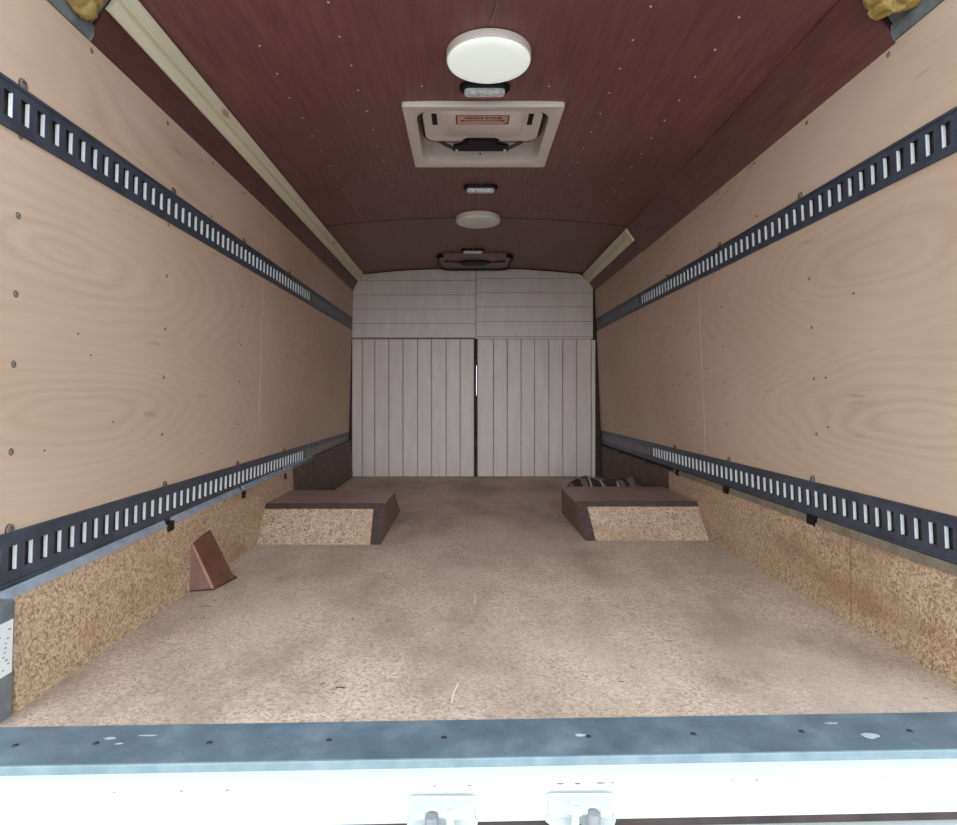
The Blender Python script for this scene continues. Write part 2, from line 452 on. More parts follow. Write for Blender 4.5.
# ------------------------------------------------------------------ wall lining: plywood above, chipboard below
SEAM = 2.645
def lining(side, wall, mat_main, mat_up):
    ups = (.575 if side < 0 else .562)
    for (y0, y1) in ((Y0+.01, SEAM-.003), (SEAM+.003, Y1)):
        b = NB(); wbox(b, side, y0, y1, -.262 if side < 0 else -.255, (.525 if side < 0 else .508), -.009, 0)
        p = obj('plywood_panel', b, mat_main, wall)
        b = NB(); wbox(b, side, y0, y1, (.594 if side < 0 else .583), ZW, -.009, 0)
        q = obj('plywood_panel', b, mat_up, wall)
    b = NB(); wbox(b, side, SEAM-.003, SEAM+.003, -.255, .508, -.009, -.0012); wbox(b, side, SEAM-.003, SEAM+.003, .594, ZW, -.009, -.0012)
    obj('seam_filler', b, M['ply_edge'], wall)
lining(-1, wall_l, M['ply_a'], M['ply_c'])
lining(1, wall_r, M['ply_b'], M['ply_c'])

# chipboard skirting panels (left stands proud of the plywood, right nearly flush)
LEAN = {-1: .0215, 1: .008}
def nin(side, z):                            # how far the skirting stands inward at height z
    t0 = (z + .384)/(-.6 + .384)
    return (.019 if side < 0 else .008) + LEAN[side]*max(0, t0)
def skirting(side, wall, n_in, ztop, ledge, slope=0.0):
    def tilt(bm):
        for v in bm.verts:
            if v.co.z > -.5: v.co.z += slope*(v.co.y-1.2)
            elif abs(v.co.x - xw(side, v.co.z)) > .003: v.co.x += -side*(LEAN[side])
    b = NB(); wbox(b, side, 1.185, 3.12, -.600, ztop, .0005, n_in)
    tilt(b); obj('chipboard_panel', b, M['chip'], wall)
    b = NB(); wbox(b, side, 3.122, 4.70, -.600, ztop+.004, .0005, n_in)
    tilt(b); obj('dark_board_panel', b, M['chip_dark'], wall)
    b = NB(); s = -side                                    # sloping ledge between the track and the chipboard
    zt = ztop + (.0125 if side < 0 else .018)
    f = lambda y, z, n: (xw(side, z)+s*n, y, z)
    for (y0, y1) in ledge:
        hexa(b, [f(y0, ztop-.004, 0), f(y0, ztop-.004, n_in+.003), f(y1, ztop-.004, n_in+.003), f(y1, ztop-.004, 0),
                 f(y0, zt, 0), f(y0, zt, .0075), f(y1, zt, .0075), f(y1, zt, 0)])
    tilt(b); obj('ledge_strip', b, M['galv'] if side < 0 else M['olive'], wall)
skirting(-1, wall_l, .019, -.381, ((1.18, 1.815), (1.86, 2.41), (2.45, 2.97), (3.01, 3.55)), .0165)
skirting(1, wall_r, .008, -.366, ((1.18, 1.80), (1.84, 2.40), (2.44, 3.05)))
# vertical joint line in the right chipboard
b = NB(); wbox(b, 1, 1.645, 1.6475, -.598, -.372, .0081, .0085)
for v in b.verts:
    if v.co.z < -.5: v.co.x -= LEAN[1]
obj('board_joint', b, M['joint'], wall_r)

# screws of the walls
b = NB(); lathe(b, [(0, .0022), (.0018, .0022), (.0028, .0022), (.003, .0012), (.0056, .0010), (.0060, .0010), (.0072, 0)], (0, 0, 0), 'x', 16)
for f in b.faces:
    c = f.calc_center_median(); f.material_index = 1 if math.hypot(c.y, c.z) > .0058 or math.hypot(c.y, c.z) < .0018 else 0
sc_l = obj('screw', b, [M['washer'], M['screw_dark']], wall_l)
b = NB(); lathe(b, [(0, .0020), (.0022, .0020), (.0040, .0)], (0, 0, 0), 'x', 10)
sc_d = obj('screw', b, M['screw_dark'], wall_l, smooth=True)
used = set()
def put_screw(src, wall, side, y, z, sx=1.0):
    loc = Vector((xw(side, z), y, z))
    o = src if src.name not in used else copy_to(src, wall, loc)
    used.add(src.name); o.parent = wall; o.location = loc
    o.scale = (-side, sx, sx)
Z5 = [.505, .352, .205, .060, -.100]
for side, wall in ((-1, wall_l), (1, wall_r)):
    for y in ((1.205, 1.803, 2.405, 3.03, 3.66, 4.25) if side < 0 else (1.80, 2.42, 3.03, 3.66, 4.25)):
        for z in Z5:
            put_screw(sc_l if y < 1.9 else sc_d, wall, side, y, z + random.uniform(-.006, .006), 1.0 if y < 1.4 else .72 if y < 2 else 1.0)
        put_screw(sc_l if y < 1.9 else sc_d, wall, side, y-.02, .79, 1.0 if y < 2 else 1)
    for y in ((1.42, 2.1, 2.58, 2.72) if side < 0 else (1.435, 2.1, 2.60, 2.9)):
        put_screw(sc_l if y < 1.9 else sc_d, wall, side, y, .795, .9 if y < 2 else 1)
        if y > 2: put_screw(sc_d, wall, side, y, .616)
for y, z in ((1.45, .10), (1.40, .145), (1.55, -.06), (1.30, -.11)):       # nail marks in the left sheet
    put_screw(sc_d, wall_l, -1, y, z, .6)
for y, z in ((1.74, .057), (1.74, -.082), (1.60, .27)):
    put_screw(sc_d, wall_r, 1, y, z, .8)

# ------------------------------------------------------------------ bulkhead at the far end
YB = Y1
b = NB(); box(b, -.93, .079, YB+.03, YB+.045, -.6, 1.05); box(b, .0825, 1.07, YB+.03, YB+.045, -.6, 1.05)
box(b, .079, .0825, YB+.03, YB+.045, -.6, .02); box(b, .079, .0825, YB+.03, YB+.045, .25, 1.05)
wall_back = struct(obj('wall_back', b, M['dirt']), 'pale grey boarded bulkhead closing the front of the load space')
XM = .075
def hboards(x0, x1, side):
    """horizontal boards of the upper half, clipped to the chamfered and arched outline."""
    b = NB(); zs = [.458, .565, .675, .783, .893, 1.02]
    if side > 0: zs = [.466, .580, .692, .799, .908, 1.02]
    for z0, z1 in zip(zs, zs[1:]):
        z0 += .003; z1 -= .003
        def lim(z):
            if side < 0:
                if z < .868: return x0
                return x0 + (z-.868)/(.935-.868)*(.10)
            if z < .868: return x1
            return x1 - (z-.868)/(.935-.868)*(.10)
        if z1 < .95:
            zz = [z0] + ([.868] if z0 < .868 < z1 else []) + [z1]
            if side < 0: poly = [(x1, z0)] + [(x1, z1)] + [(lim(z), z) for z in zz[::-1]]
            else: poly = [(x0, z0)] + [(lim(z), z) for z in zz] + [(x0, z1)]
        else:
            top = lambda x: cz(x) - .008
            if side < 0:
                xe = lim(.935); poly = [(x1, z0)] + [(x, top(x)) for x in (x1, -.2, -.45, -.65, xe)] + [(lim(z0), z0)]
            else:
                xe = lim(.935); poly = [(x0, z0), (lim(z0), z0)] + [(x, top(x)) for x in (xe, .75, .5, .3, x0)]
        prism(b, poly, YB-.006, YB+.004)
    return b
def back_sheet(x0, x1, z0, z1, ch=0):
    b = NB()
    if ch == 0: box(b, x0, x1, YB+.003, YB+.018, z0, z1)
    elif ch < 0: prism(b, [(x1, z0), (x1, cz(x1)-.01), (-.45, cz(-.45)-.01), (x0+.10, cz(x0+.1)-.012), (x0, .868), (x0, z0)], YB+.003, YB+.018)
    else: prism(b, [(x0, z0), (x1, z0), (x1, .868), (x1-.10, cz(x1-.1)-.012), (.5, cz(.5)-.01), (x0, cz(x0)-.01)], YB+.003, YB+.018)
    return b
XL, XR = -.866, .962
up = obj('upper_panel', back_sheet(XL, XM-.003, .452, 1, -1), M['groove'], wall_back)
obj('board', hboards(XL, XM-.003, -1), M['door'], up, bevel=.0008, seg=1)
up = obj('upper_panel', back_sheet(XM+.003, XR, .452, 1, 1), M['groove'], wall_back)
obj('board', hboards(XM+.003, XR, 1), M['door'], up, bevel=.0008, seg=1)
def vboards(x0, x1, lines, z0, z1):
    b = NB(); e = [x0] + lines + [x1]
    for a, c in zip(e, e[1:]): box(b, a+.0032, c-.0032, YB-.006, YB+.004, z0, z1)
    return b
def pxX(px, z=YB): return (px-466)*z/620
d1 = struct(obj('door_1', back_sheet(XL, XM-.014, -.598, .448), M['groove']), 'left vertical boarded bulkhead door')
obj('board', vboards(XL, XM-.014, [pxX(p) for p in (362.4, 374.9, 388.9, 403, 417.7, 431.6, 446.2, 460.2)], -.595, .446), M['door'], d1, bevel=.0008, seg=1)
d2 = struct(obj('door_2', back_sheet(XM+.012, XR-.012, -.598, .448), M['groove']), 'right vertical boarded bulkhead door')
obj('board', vboards(XM+.012, XR-.012, [pxX(p) for p in (493.6, 507.3, 521, 534.4, 548.6, 562.6, 576.3)], -.595, .446), M['door'], d2, bevel=.0008, seg=1)
b = NB(); box(b, XM-.004, XR, YB-.012, YB-.006, .449, .463)
obj('rail_strip', b, M['door'], wall_back)
b = NB(); box(b, XR-.010, XR+.018, YB-.010, YB+.01, -.598, .44)
struct(obj('trim_1', b, M['door']), 'pale upright strip at the right edge of the bulkhead')
b = NB(); prism(b, [(.905, .925), (.922, .935), (.972, .868), (.960, .855), (.948, .868)], YB-.02, YB-.008)
struct(obj('trim_2', b, M['door'], bevel=.002), 'small pale corner piece at the top right of the bulkhead')

# ------------------------------------------------------------------ rear frame, roof edge and foam
b = NB(); wbox(b, -1, 1.125, 1.145, -.6, -.375, -.05, .0); wbox(b, -1, 1.125, 1.172, -.6, -.380, .001, .040)
post = struct(obj('trim_3', b, M['rail'], bevel=.002), 'grey metal foot of the rear door frame')
for nm, s, lab in (('trim_4', -1, 'grey roof edge rail above the left wall'), ('trim_5', 1, 'grey roof edge rail above the right wall')):
    b = NB(); xe = xw(s, ZW)
    prism(b, [(xe-s*-.02, ZW+.001), (xe-s*.004, ZW+.001), (xe-s*.010, ZW+.014), (xe-s*.010, ZW+.034), (xe-s*-.02, ZW+.040)], 1.15, YC-.002)
    q = [(xe, ZW+.030), (xe-s*.095, ZW+.165), (xe-s*.090, ZW+.175), (xe+s*.012, ZW+.030)]
    prism(b, q, 1.15, YC-.002)
    struct(obj(nm, b, M['rail'], bevel=.0015), lab)
    xi = -.795 if s < 0 else .891
    b = NB(); prism(b, [(xe+s*.04, ZW-.0), (xe+s*.002, ZW), (xi, .952), (xi-s*.03, 1.0), (xi, 1.07), (xe+s*.04, 1.07)], YC+.008, YC+.012)
    obj('end_board', b, M['cham'], roof)
b = NB(); box(b, -.945, 1.095, 1.10, 1.30, 1.03, 1.075)
struct(obj('trim_6', b, M['shell'], bevel=.006), 'white roof header above the rear opening')
def foam(cx0, cx1, y0, y1, z, seed, lab, cx_slope):
    rnd = random.Random(seed); b = NB()
    for k in range(26):
        u = rnd.random(); x = cx0 + (cx1-cx0)*u; zz = z + (cx_slope)*(u-.5)
        bmesh.ops.create_icosphere(b, subdivisions=3, radius=1.0,
            matrix=Matrix.Translation((x + rnd.uniform(-.006, .006), rnd.uniform(y0, y1), zz + rnd.uniform(-.008, .008))) @
            Matrix.Diagonal((rnd.uniform(.016, .026), rnd.uniform(.024, .045), rnd.uniform(.016, .026), 1)))
    from mathutils import noise as mn
    for v in b.verts:
        v.co += Vector((1, 1, 1))*0.006*mn.noise(v.co*60) ; v.co.y = min(v.co.y, YC-.004)
    return tag(obj('spray_foam', b, M['foam'], at=((cx0+cx1)/2, (y0+y1)/2, z), smooth=True), lab, 'insulation')
foam(-.842, -.800, 1.30, 1.365, .885, 3, 'yellow insulation foam showing beside the top left end of the pine strip', .07)
foam(.885, .958, 1.27, 1.39, .895, 5, 'yellow insulation foam showing in the top right roof corner', -.085)

# exterior skins
for nm, s in (('wall_outside_left', -1), ('wall_outside_right', 1)):
    b = NB(); wbox(b, s, 1.10, 4.9, -.85, 1.1, -.085, -.06)
    struct(obj(nm, b, M['shell']))
b = NB(); box(b, -.97, 1.12, 1.10, 4.9, 1.12, 1.15)
struct(obj('ceiling_outside', b, M['shell'], bevel=.01))
b = NB(); box(b, -30, 30, -30, 30, -1.36, -1.30)
struct(obj('ground', b, M['ground']), 'pale concrete ground')

# ------------------------------------------------------------------ load restraint tracks
PITCH = .0448
M['lip_shaded'] = mottled('shaded_slot_edge', lin(132, 122, 118), lin(152, 142, 136), 30, .5)  # shade painted into the lips of the far, unlit track lengths
def track(side, y0, y1, zc, rise, h, slot_h, label, grp, tabs=(), eyes_top=(), eyes_z=0, far=1.223):
    at = (xw(side, zc), y0, zc)
    T = thing('load_restraint_track', label, 'track', at, grp)
    L = y1 - y0; hh = h/2; sh = slot_h/2; n0, n1 = .0004, .0034
    zoff = lambda y: rise*(y-1.15)/(4.69-1.15)
    def wb(bm, ya, yb, z0, z1, na, nb):
        wbox(bm, side, ya, yb, zc+z0+zoff(ya), zc+z1+zoff(ya), na, nb, dz=zoff(yb)-zoff(ya))
    b = NB()
    sw = .024; st = far - (PITCH+sw)/2; st += math.ceil((y0 - .006 - st)/PITCH)*PITCH; N = int((y1 - .004 - st)/PITCH)
    wb(b, y0, y1, sh, hh, n0, n1); wb(b, y0, y1, -hh, -sh, n0, n1)
    e = [y0] + [v for k in range(N) for v in (st + k*PITCH + (PITCH-sw)/2, st + k*PITCH + (PITCH+sw)/2)] + [y1]
    for i in range(0, len(e), 2): wb(b, e[i], e[i+1], -sh, sh, n0, n1)
    wb(b, y0, y1, hh-.007, hh-.0005, n1, n1+.0022); wb(b, y0, y1, -hh+.0005, -hh+.007, n1, n1+.0022)
    obj('rail', b, M['steel'], T)
    b = NB(); wb(b, 0, .0016, -sh, sh, -.0045, .0028)
    # lip mesh is drawn at y = 0 and placed by its own location
    bmesh.ops.translate(b, verts=b.verts, vec=Vector(at) - Vector((xw(side, zc), 0, zc)) - Vector((0, 0, zoff(0))))
    lip = obj('slot_lip', b, M['lip'] if y0 < 2 else M['lip_shaded'], T)
    for k in range(N):
        ye = st + k*PITCH + (PITCH+sw)/2 - .0017
        loc = (0, ye - y0, zoff(ye))
        if k == 0: lip.location = loc
        else: copy_to(lip, T, loc)
    tb = None
    for y in tabs:
        if not (y0 < y < y1): continue
        if tb is None:
            b = NB(); wb(b, y-.02, y+.02, -hh-.028, -hh, .001, .012 if side > 0 else .022)
            tb = obj('fixing_tab', b, M['black'], T); ty = y
        else: copy_to(tb, T, (0, y-ty, 0))
    ey = None
    for y in eyes_top:
        if not (y0 < y < y1): continue
        if ey is None:
            b = NB(); z = zc + hh + eyes_z + zoff(y)
            lathe(b, [(.0045, .001), (.0045, .003), (.0060, .0044), (.0075, .0045), (.0100, .0036), (.0118, .0028), (.0122, .0005)], (0, 0, 0), 'x', 18)
            lathe(b, [(0, .0022), (.0045, .0022)], (0, 0, 0), 'x', 18)
            for f in b.faces:
                c = f.calc_center_median(); r_ = math.hypot(c.y, c.z); f.material_index = 1 if r_ > .0108 or .0042 < r_ < .0056 else 0
            for v in b.verts: v.co = Vector((xw(side, z) + v.co.x*(-side), y + v.co.y, z + v.co.z))
            ey = obj('eyelet', b, [M['washer'], M['screw_dark']], T); eyy = y
        else: copy_to(ey, T, (0, y-eyy, 0))
    return T
JL, JR = 3.40, 3.44
TABS = (1.83, 2.43, 2.99, 3.52, 4.1); EY = (1.206, 1.828, 2.41, 3.03)
for (side, zc, rise, h, sh, ja, wn, hn, ez, fe) in (
        (-1, .555, .007, .092, .0475, 3.47, 'left wall', 'upper', .008, 1.223), (1, .540, .016, .088, .048, 3.52, 'right wall', 'upper', .008, 1.285),
        (-1, -.313, .004, .105, .048, JL, 'left wall', 'lower', .004, 1.2248), (1, -.297, .004, .100, .048, JR, 'right wall', 'lower', .006, 1.3245)):
    low = hn == 'lower'
    g = None
    if low:
        la = 'long dark slotted steel track low on the %s, just above the chipboard skirting' % wn
        lb = 'short far length of slotted steel track low on the %s, ending at the bulkhead' % wn
    else:
        la = 'long dark slotted steel track high on the %s, between plywood sheets' % wn
        lb = 'short far length of slotted steel track high on the %s, ending at the bulkhead' % wn
    track(side, 1.135, ja-.004, zc, rise, h, sh, la, g, TABS if low else (), (EY if side < 0 else EY[1:]), ez, fe)
    track(side, ja+.004, 4.69, zc, rise, h, sh, lb, g, TABS if low else (), (), ez, fe)

# ------------------------------------------------------------------ pine strips in the roof corners
def pine(pa, pb, y0, y1, label):
    b = NB(); A = Vector((pa[0], 0, pa[1])); Bv = Vector((pb[0], 0, pb[1])); d = Bv - A; L = d.length; d.normalize()
    n = Vector((d.z, 0, -d.x)); n = n if n.z < 0 else -n
    prof = [(0, .0012), (0, .011), (.05, .013), (.40, .013), (.43, .007), (.50, .007), (.53, .016), (.60, .016), (.63, .012), (.95, .012), (1, .010), (1, .0012)]
    pts = [(A + d*L*s + n*q) for s, q in prof]
    prism(b, [(p.x, p.z) for p in pts], y0, y1)
    return tag(obj('pine_moulding', b, M['timber'], at=((pa[0]+pb[0])/2, (y0+y1)/2, (pa[1]+pb[1])/2)), label, 'wood strip')
pine(LB, (-.780, .943), YC, 4.695, 'full length pale grooved pine strip along the left ceiling corner')
pine((.936, .876), (.890, .940), 3.43, 4.69, 'short pale pine strip in the far right ceiling corner')

# ------------------------------------------------------------------ ceiling fittings
def round_lamp(x, y, label):
    R = .121; zt = cz(x); T = thing('round_ceiling_lamp', label, 'ceiling lamp', (x, y, zt), 'white disc lamps on the ceiling')
    b = NB(); lathe(b, [(0, -.0005), (R-.006, -.0005), (R, -.003), (R, -.024), (R-.004, -.0255), (R-.006, -.0255), (0, -.0255)], (x, y, zt), seg=64)
    obj('lamp_body', b, M['white'], T, smooth=True)
    b = NB(); lathe(b, [(R-.003, -.0257), (R-.0035, -.031), (R-.010, -.0345), (R-.03, -.0365), (0, -.038)], (x, y, zt), seg=64)
    obj('diffuser', b, M['diffuser'], T, smooth=True)
    return T
L1 = round_lamp(.065, 1.778, 'large white disc ceiling lamp nearest the rear opening')
round_lamp(.066, 3.395, 'white disc ceiling lamp farther in, beyond the white roof vent')

M['lit'] = mottled('lit_lamp_diffuser', lin(238, 244, 238), lin(244, 248, 243), 6, .3)
em = M['lit'].node_tree.nodes['Principled BSDF']; em.inputs['Emission Color'].default_value = (.93, 1.0, .95, 1); em.inputs['Emission Strength'].default_value = .42
for o in L1.children:
    if o.name.startswith('diffuser'): o.data.materials[0] = M['lit']

def small_lamp(x, y, label):
    zt = cz(x); T = thing('oblong_ceiling_lamp', label, 'ceiling lamp', (x, y, zt), 'small oblong lamps on the ceiling')
    def stad(w, d, z): return [(px, py, z) for px, py in rrect(x-w/2, x+w/2, y-d/2, y+d/2, d/2-.001, 8)]
    b = NB(); r = loft(b, [stad(.160, .062, zt-.0005), stad(.160, .062, zt-.010), stad(.154, .056, zt-.014), stad(.136, .040, zt-.014)])
    b.faces.new(r[-1]); b.faces.new(r[0]); obj('lamp_base', b, M['black'], T, smooth=True)
    b = NB(); r = loft(b, [stad(.130, .034, zt-.0142), stad(.130, .034, zt-.024), stad(.124, .028, zt-.029), stad(.100, .012, zt-.031)])
    b.faces.new(r[-1]); b.faces.new(r[0]); obj('lens', b, M['lens'], T, smooth=True)
small_lamp(.059, 1.972, 'small black oblong lamp with clear lens between large disc lamp and white vent')
small_lamp(.068, 2.905, 'small black oblong lamp with clear lens between white vent and farther disc lamp')
small_lamp(.047, 4.140, 'small black oblong lamp farthest in, just before the dark roof vent')

# cable runs
C = thing('ceiling_cable', 'thin dark cable running along the middle of the ceiling between the lamps', 'cable', (.065, 1.5, .99))
for pts in ([(.088, 1.484), (.078, 1.56), (.064, 1.640)], [(.060, 1.89), (.060, 1.938)], [(.060, 2.63), (.066, 2.74), (.062, 2.80), (.069, 2.870)],
            [(.068, 2.94), (.067, 3.10), (.064, 3.268)], [(.062, 3.52), (.056, 3.80), (.050, 4.105)]):
    b = NB(); tube(b, [(x, y, cz(x)-.0035) for x, y in pts], .003, 8); obj('cable_run', b, M['lid'], C, smooth=True)

# white roof vent
VX, VY = .058, 2.33
T = thing('roof_vent', 'white square roof vent with handle and arrow label between two small lamps', 'roof vent', (VX, VY, .985))
def rl(x0, x1, y0, y1, r, z): return [(px, py, z) for px, py in rrect(x0, x1, y0, y1, r, 7)]
fx0, fx1, fy0, fy1 = VX-.274, VX+.274, 2.066, 2.617
ox0, ox1, oy0, oy1 = VX-.232, VX+.232, 2.108, 2.556
b = NB()
r = loft(b, [rl(fx0, fx1, fy0, fy1, .012, .990), rl(fx0, fx1, fy0, fy1, .012, .977), rl(fx0+.004, fx1-.004, fy0+.004, fy1-.004, .012, .972),
             rl(ox0-.008, ox1+.008, oy0-.008, oy1+.008, .075, .972), rl(ox0, ox1, oy0, oy1, .07, .977), rl(ox0+.003, ox1-.003, oy0+.003, oy1-.003, .066, 1.052)])
obj('frame', b, M['white'], T, smooth=True)
b = NB(); r = loft(b, [rl(ox0-.003, ox1+.003, oy0-.003, oy1+.003, .066, 1.066), rl(ox0-.003, ox1+.003, oy0-.003, oy1+.003, .066, 1.052)])
b.faces.new(r[0]); b.faces.new(r[1]); obj('outer_dome', b, M['lid'], T)
b = NB(); r = loft(b, [rl(ox0+.012, ox1-.012, oy0+.006, 2.388, .06, 1.010), rl(ox0+.012, ox1-.012, oy0+.006, 2.388, .06, .990),
                       rl(ox0+.018, ox1-.018, oy0+.012, 2.382, .056, .990)])
b.faces.new(r[0]); b.faces.new(r[-1]); obj('seal', b, M['black'], T, smooth=True)
# the inner lid, with a notch for the handle housing
lx0, lx1, ly0, ly1 = VX-.209, VX+.209, oy0+.010, 2.374
out_l = rrect(lx0, lx1, ly0, ly1, .045, 7)
notch = [(VX+.074, ly1), (VX+.066, ly1-.020), (VX+.050, ly1-.030), (VX-.050, ly1-.030), (VX-.066, ly1-.020), (VX-.074, ly1)]
poly = out_l[:8] + notch + out_l[8:]
b = NB(); prism(b, poly, .9895, .984, 'z'); lid = obj('lid', b, M['white'], T)
b = NB(); r = loft(b, [rl(VX-.145, VX+.145, ly0+.01, ly1-.045, .03, .984), rl(VX-.140, VX+.140, ly0+.014, ly1-.050, .027, .9805)]); b.faces.new(r[1])
obj('raised_panel', b, M['white'], lid, smooth=True)
b = NB(); box(b, VX-.178, VX-.160, 2.145, 2.230, .9822, .9838); slot = obj('catch', b, M['black'], lid)
copy_to(slot, lid, (.338, 0, 0))
b = NB(); box(b, VX-.094, VX+.094, 2.150, 2.220, .9797, .9804); lb = obj('label', b, M['labelred'], lid)
lb['label'] = 'beige label with a red-brown border and double arrow'
b = NB(); prism(b, [(VX-.089, 2.154), (VX+.089, 2.154), (VX+.089, 2.202), (VX+.074, 2.216), (VX-.089, 2.216)], .9792, .9796, 'z'); obj('paper', b, M['label'], lb)
b = NB(); zz0, zz1 = .9788, .9791
box(b, VX-.070, VX+.070, 2.187, 2.191, zz0, zz1)
prism(b, [(VX-.082, 2.189), (VX-.066, 2.181), (VX-.066, 2.197)], zz0, zz1, 'z'); prism(b, [(VX+.082, 2.189), (VX+.066, 2.197), (VX+.066, 2.181)], zz0, zz1, 'z')
rnd = random.Random(4); x = VX-.062
while x < VX+.062:
    w = rnd.uniform(.003, .006); box(b, x, x+w, 2.162, 2.162+rnd.choice((.014, .016, .010)), zz0, zz1); x += w+rnd.uniform(.0018, .0034)
    if abs(x-VX) < .004: x += .006
obj('print', b, M['labelred'], lb)
b = NB(); prism(b, [(VX-.048, 2.349), (VX+.048, 2.349), (VX+.056, 2.376), (VX+.105, 2.402), (VX+.105, 2.440), (VX-.105, 2.440), (VX-.105, 2.402), (VX-.056, 2.376)], .972, .9835, 'z')
h = obj('handle', b, M['black'], T, bevel=.003)
for s in (-1, 1):
    b = NB(); tube(b, [(VX+s*.160, 2.396, .992), (VX+s*.14, 2.408, .985), (VX+s*.100, 2.436, .978)], .007, 8); 
    obj('hinge_arm', b, M['dark'], h, smooth=True)
    b = NB(); lathe(b, [(0, -.004), (.005, -.004), (.006, 0)], (VX+s*.094, 2.430, .972), seg=12); obj('rivet', b, M['screw_white'], h)
b = NB(); lathe(b, [(0, -.001), (.004, -.001), (.004, .001)], (VX, 2.5525, 1.005), 'y', 12); obj('plug', b, M['black'], T)

# dark roof vent at the far end
VX2 = .062
T = thing('roof_vent', 'dark rounded roof vent in the ceiling just in front of the bulkhead', 'roof vent', (VX2, 4.45, .985))
a0, a1, c0, c1 = VX2-.255, VX2+.255, 4.215, 4.670
b = NB(); pp = rrect(a0, a1, c0, c1, .085, 8); ring = pp[30:] + pp[:24]          # open at the near side
tube(b, [(x, y, .972) for x, y in ring], .012, 8, cap=True)
obj('frame', b, M['black'], T, smooth=True)
b = NB(); r = loft(b, [rl(a0, a1, c0, c1, .085, .9865), rl(a0, a1, c0, c1, .085, .972), rl(a0+.006, a1-.006, c0+.006, c1-.006, .08, .970)]); b.faces.new(r[0]); b.faces.new(r[-1])
lid = obj('lid', b, M['lid'], T, smooth=True)
b = NB(); prism(b, [(VX2-.11, 4.40), (VX2-.06, 4.36), (VX2+.06, 4.36), (VX2+.11, 4.40), (VX2+.07, 4.49), (VX2-.07, 4.49)], .957, .9698, 'z')
obj('handle', b, M['black'], T, bevel=.003)
b = NB(); tube(b, [(VX2-.215, 4.37, .964), (VX2-.10, 4.41, .962), (VX2+.10, 4.41, .962), (VX2+.215, 4.37, .964)], .005, 8); obj('cross_bar', b, M['black'], T, smooth=True)

# ------------------------------------------------------------------ wheel arch boxes
def arch(side, yb0, yt0, yt1, yb1, zt, xin_b, xin_t, label):
    """trapezoid box between the inner face x and the wall; ends lean."""
    T = thing('wheel_arch_box', label, 'wheel arch cover', (xin_b, yb0, -.6), 'boxed wheel arches')
    zf = -.5995
    XWf = lambda z: xw(side, z) - side*(nin(side, z)+.0012)
    s = 1 if side < 0 else -1      # direction from wall inward is +s
    def wedge(xa_b, xa_t, xb_b, xb_t, d=0):
        return [(xa_b, yb0+d, zf), (xb_b, yb0+d, zf), (xb_b, yb1-d, zf), (xa_b, yb1-d, zf),
                (xa_t, yt0+d, zt-.006), (xb_t, yt0+d, zt-.006), (xb_t, yt1-d, zt-.006), (xa_t, yt1-d, zt-.006)]
    b = NB(); hexa(b, wedge(XWf(-.6), XWf(zt), xin_b, xin_t, .004)); obj('body', b, M['body'], T)
    # chipboard front face
    def fp(x, t, o):               # point on the leaning front plane, t = 0..1 up, o = out
        y = yb0 + (yt0-yb0)*t; return (x, y - o, zf + (zt-zf)*t)
    def front(xa0, xa1, xb0, xb1, t0, t1, o0, o1):
        return [fp(xa0, t0, o0), fp(xb0, t0, o0), fp(xb0, t0, o1), fp(xa0, t0, o1),
                fp(xa1, t1, o0), fp(xb1, t1, o0), fp(xb1, t1, o1), fp(xa1, t1, o1)]
    e = .043
    b = NB(); hexa(b, front(XWf(-.6), XWf(zt), xin_b-s*e, xin_t-s*e, 0, .86, .001, -.003)); obj('front_panel', b, M['chip_light'], T)
    b = NB(); hexa(b, front(xin_b-s*e, xin_t-s*e, xin_b, xin_t, 0, .87, .0035, -.003)); obj('edge_strip', b, M['dark'], T, bevel=.001)
    b = NB(); hexa(b, front(XWf(zt), XWf(zt), xin_t, xin_t, .86, 1.0, .0035, -.003)); obj('edge_strip', b, M['dark'], T, bevel=.001)
    b = NB(); hexa(b, [(XWf(zt), yt0-.002, zt-.0055), (xin_t+s*.004, yt0-.002, zt-.0055), (xin_t+s*.004, yt1+.004, zt-.0055), (XWf(zt), yt1+.004, zt-.0055),
                       (XWf(zt), yt0-.002, zt), (xin_t+s*.004, yt0-.002, zt), (xin_t+s*.004, yt1+.004, zt), (XWf(zt), yt1+.004, zt)])
    obj('top_panel', b, M['arch_top'], T, bevel=.0015)
    b = NB(); lathe(b, [(0, -.003), (.004, -.002), (.006, 0)], (xin_b-s*.02, yb0+.08, -.54), 'y', 12); obj('screw', b, M['washer'], T)
    return T
M['body'] = mottled('brown_box_side', lin(100, 82, 74), lin(124, 104, 94), 10, .55)
M['arch_top'] = mottled('scuffed_brown_board', lin(134, 111, 102), lin(156, 132, 122), 10, .4)
arch(-1, 2.535, 2.69, 3.075, 3.29, -.457, -.349, -.355, 'chipboard fronted wheel arch box against the left wall')
arch(1, 2.605, 2.745, 3.19, 3.25, -.457, .502, .490, 'chipboard fronted wheel arch box against the right wall')

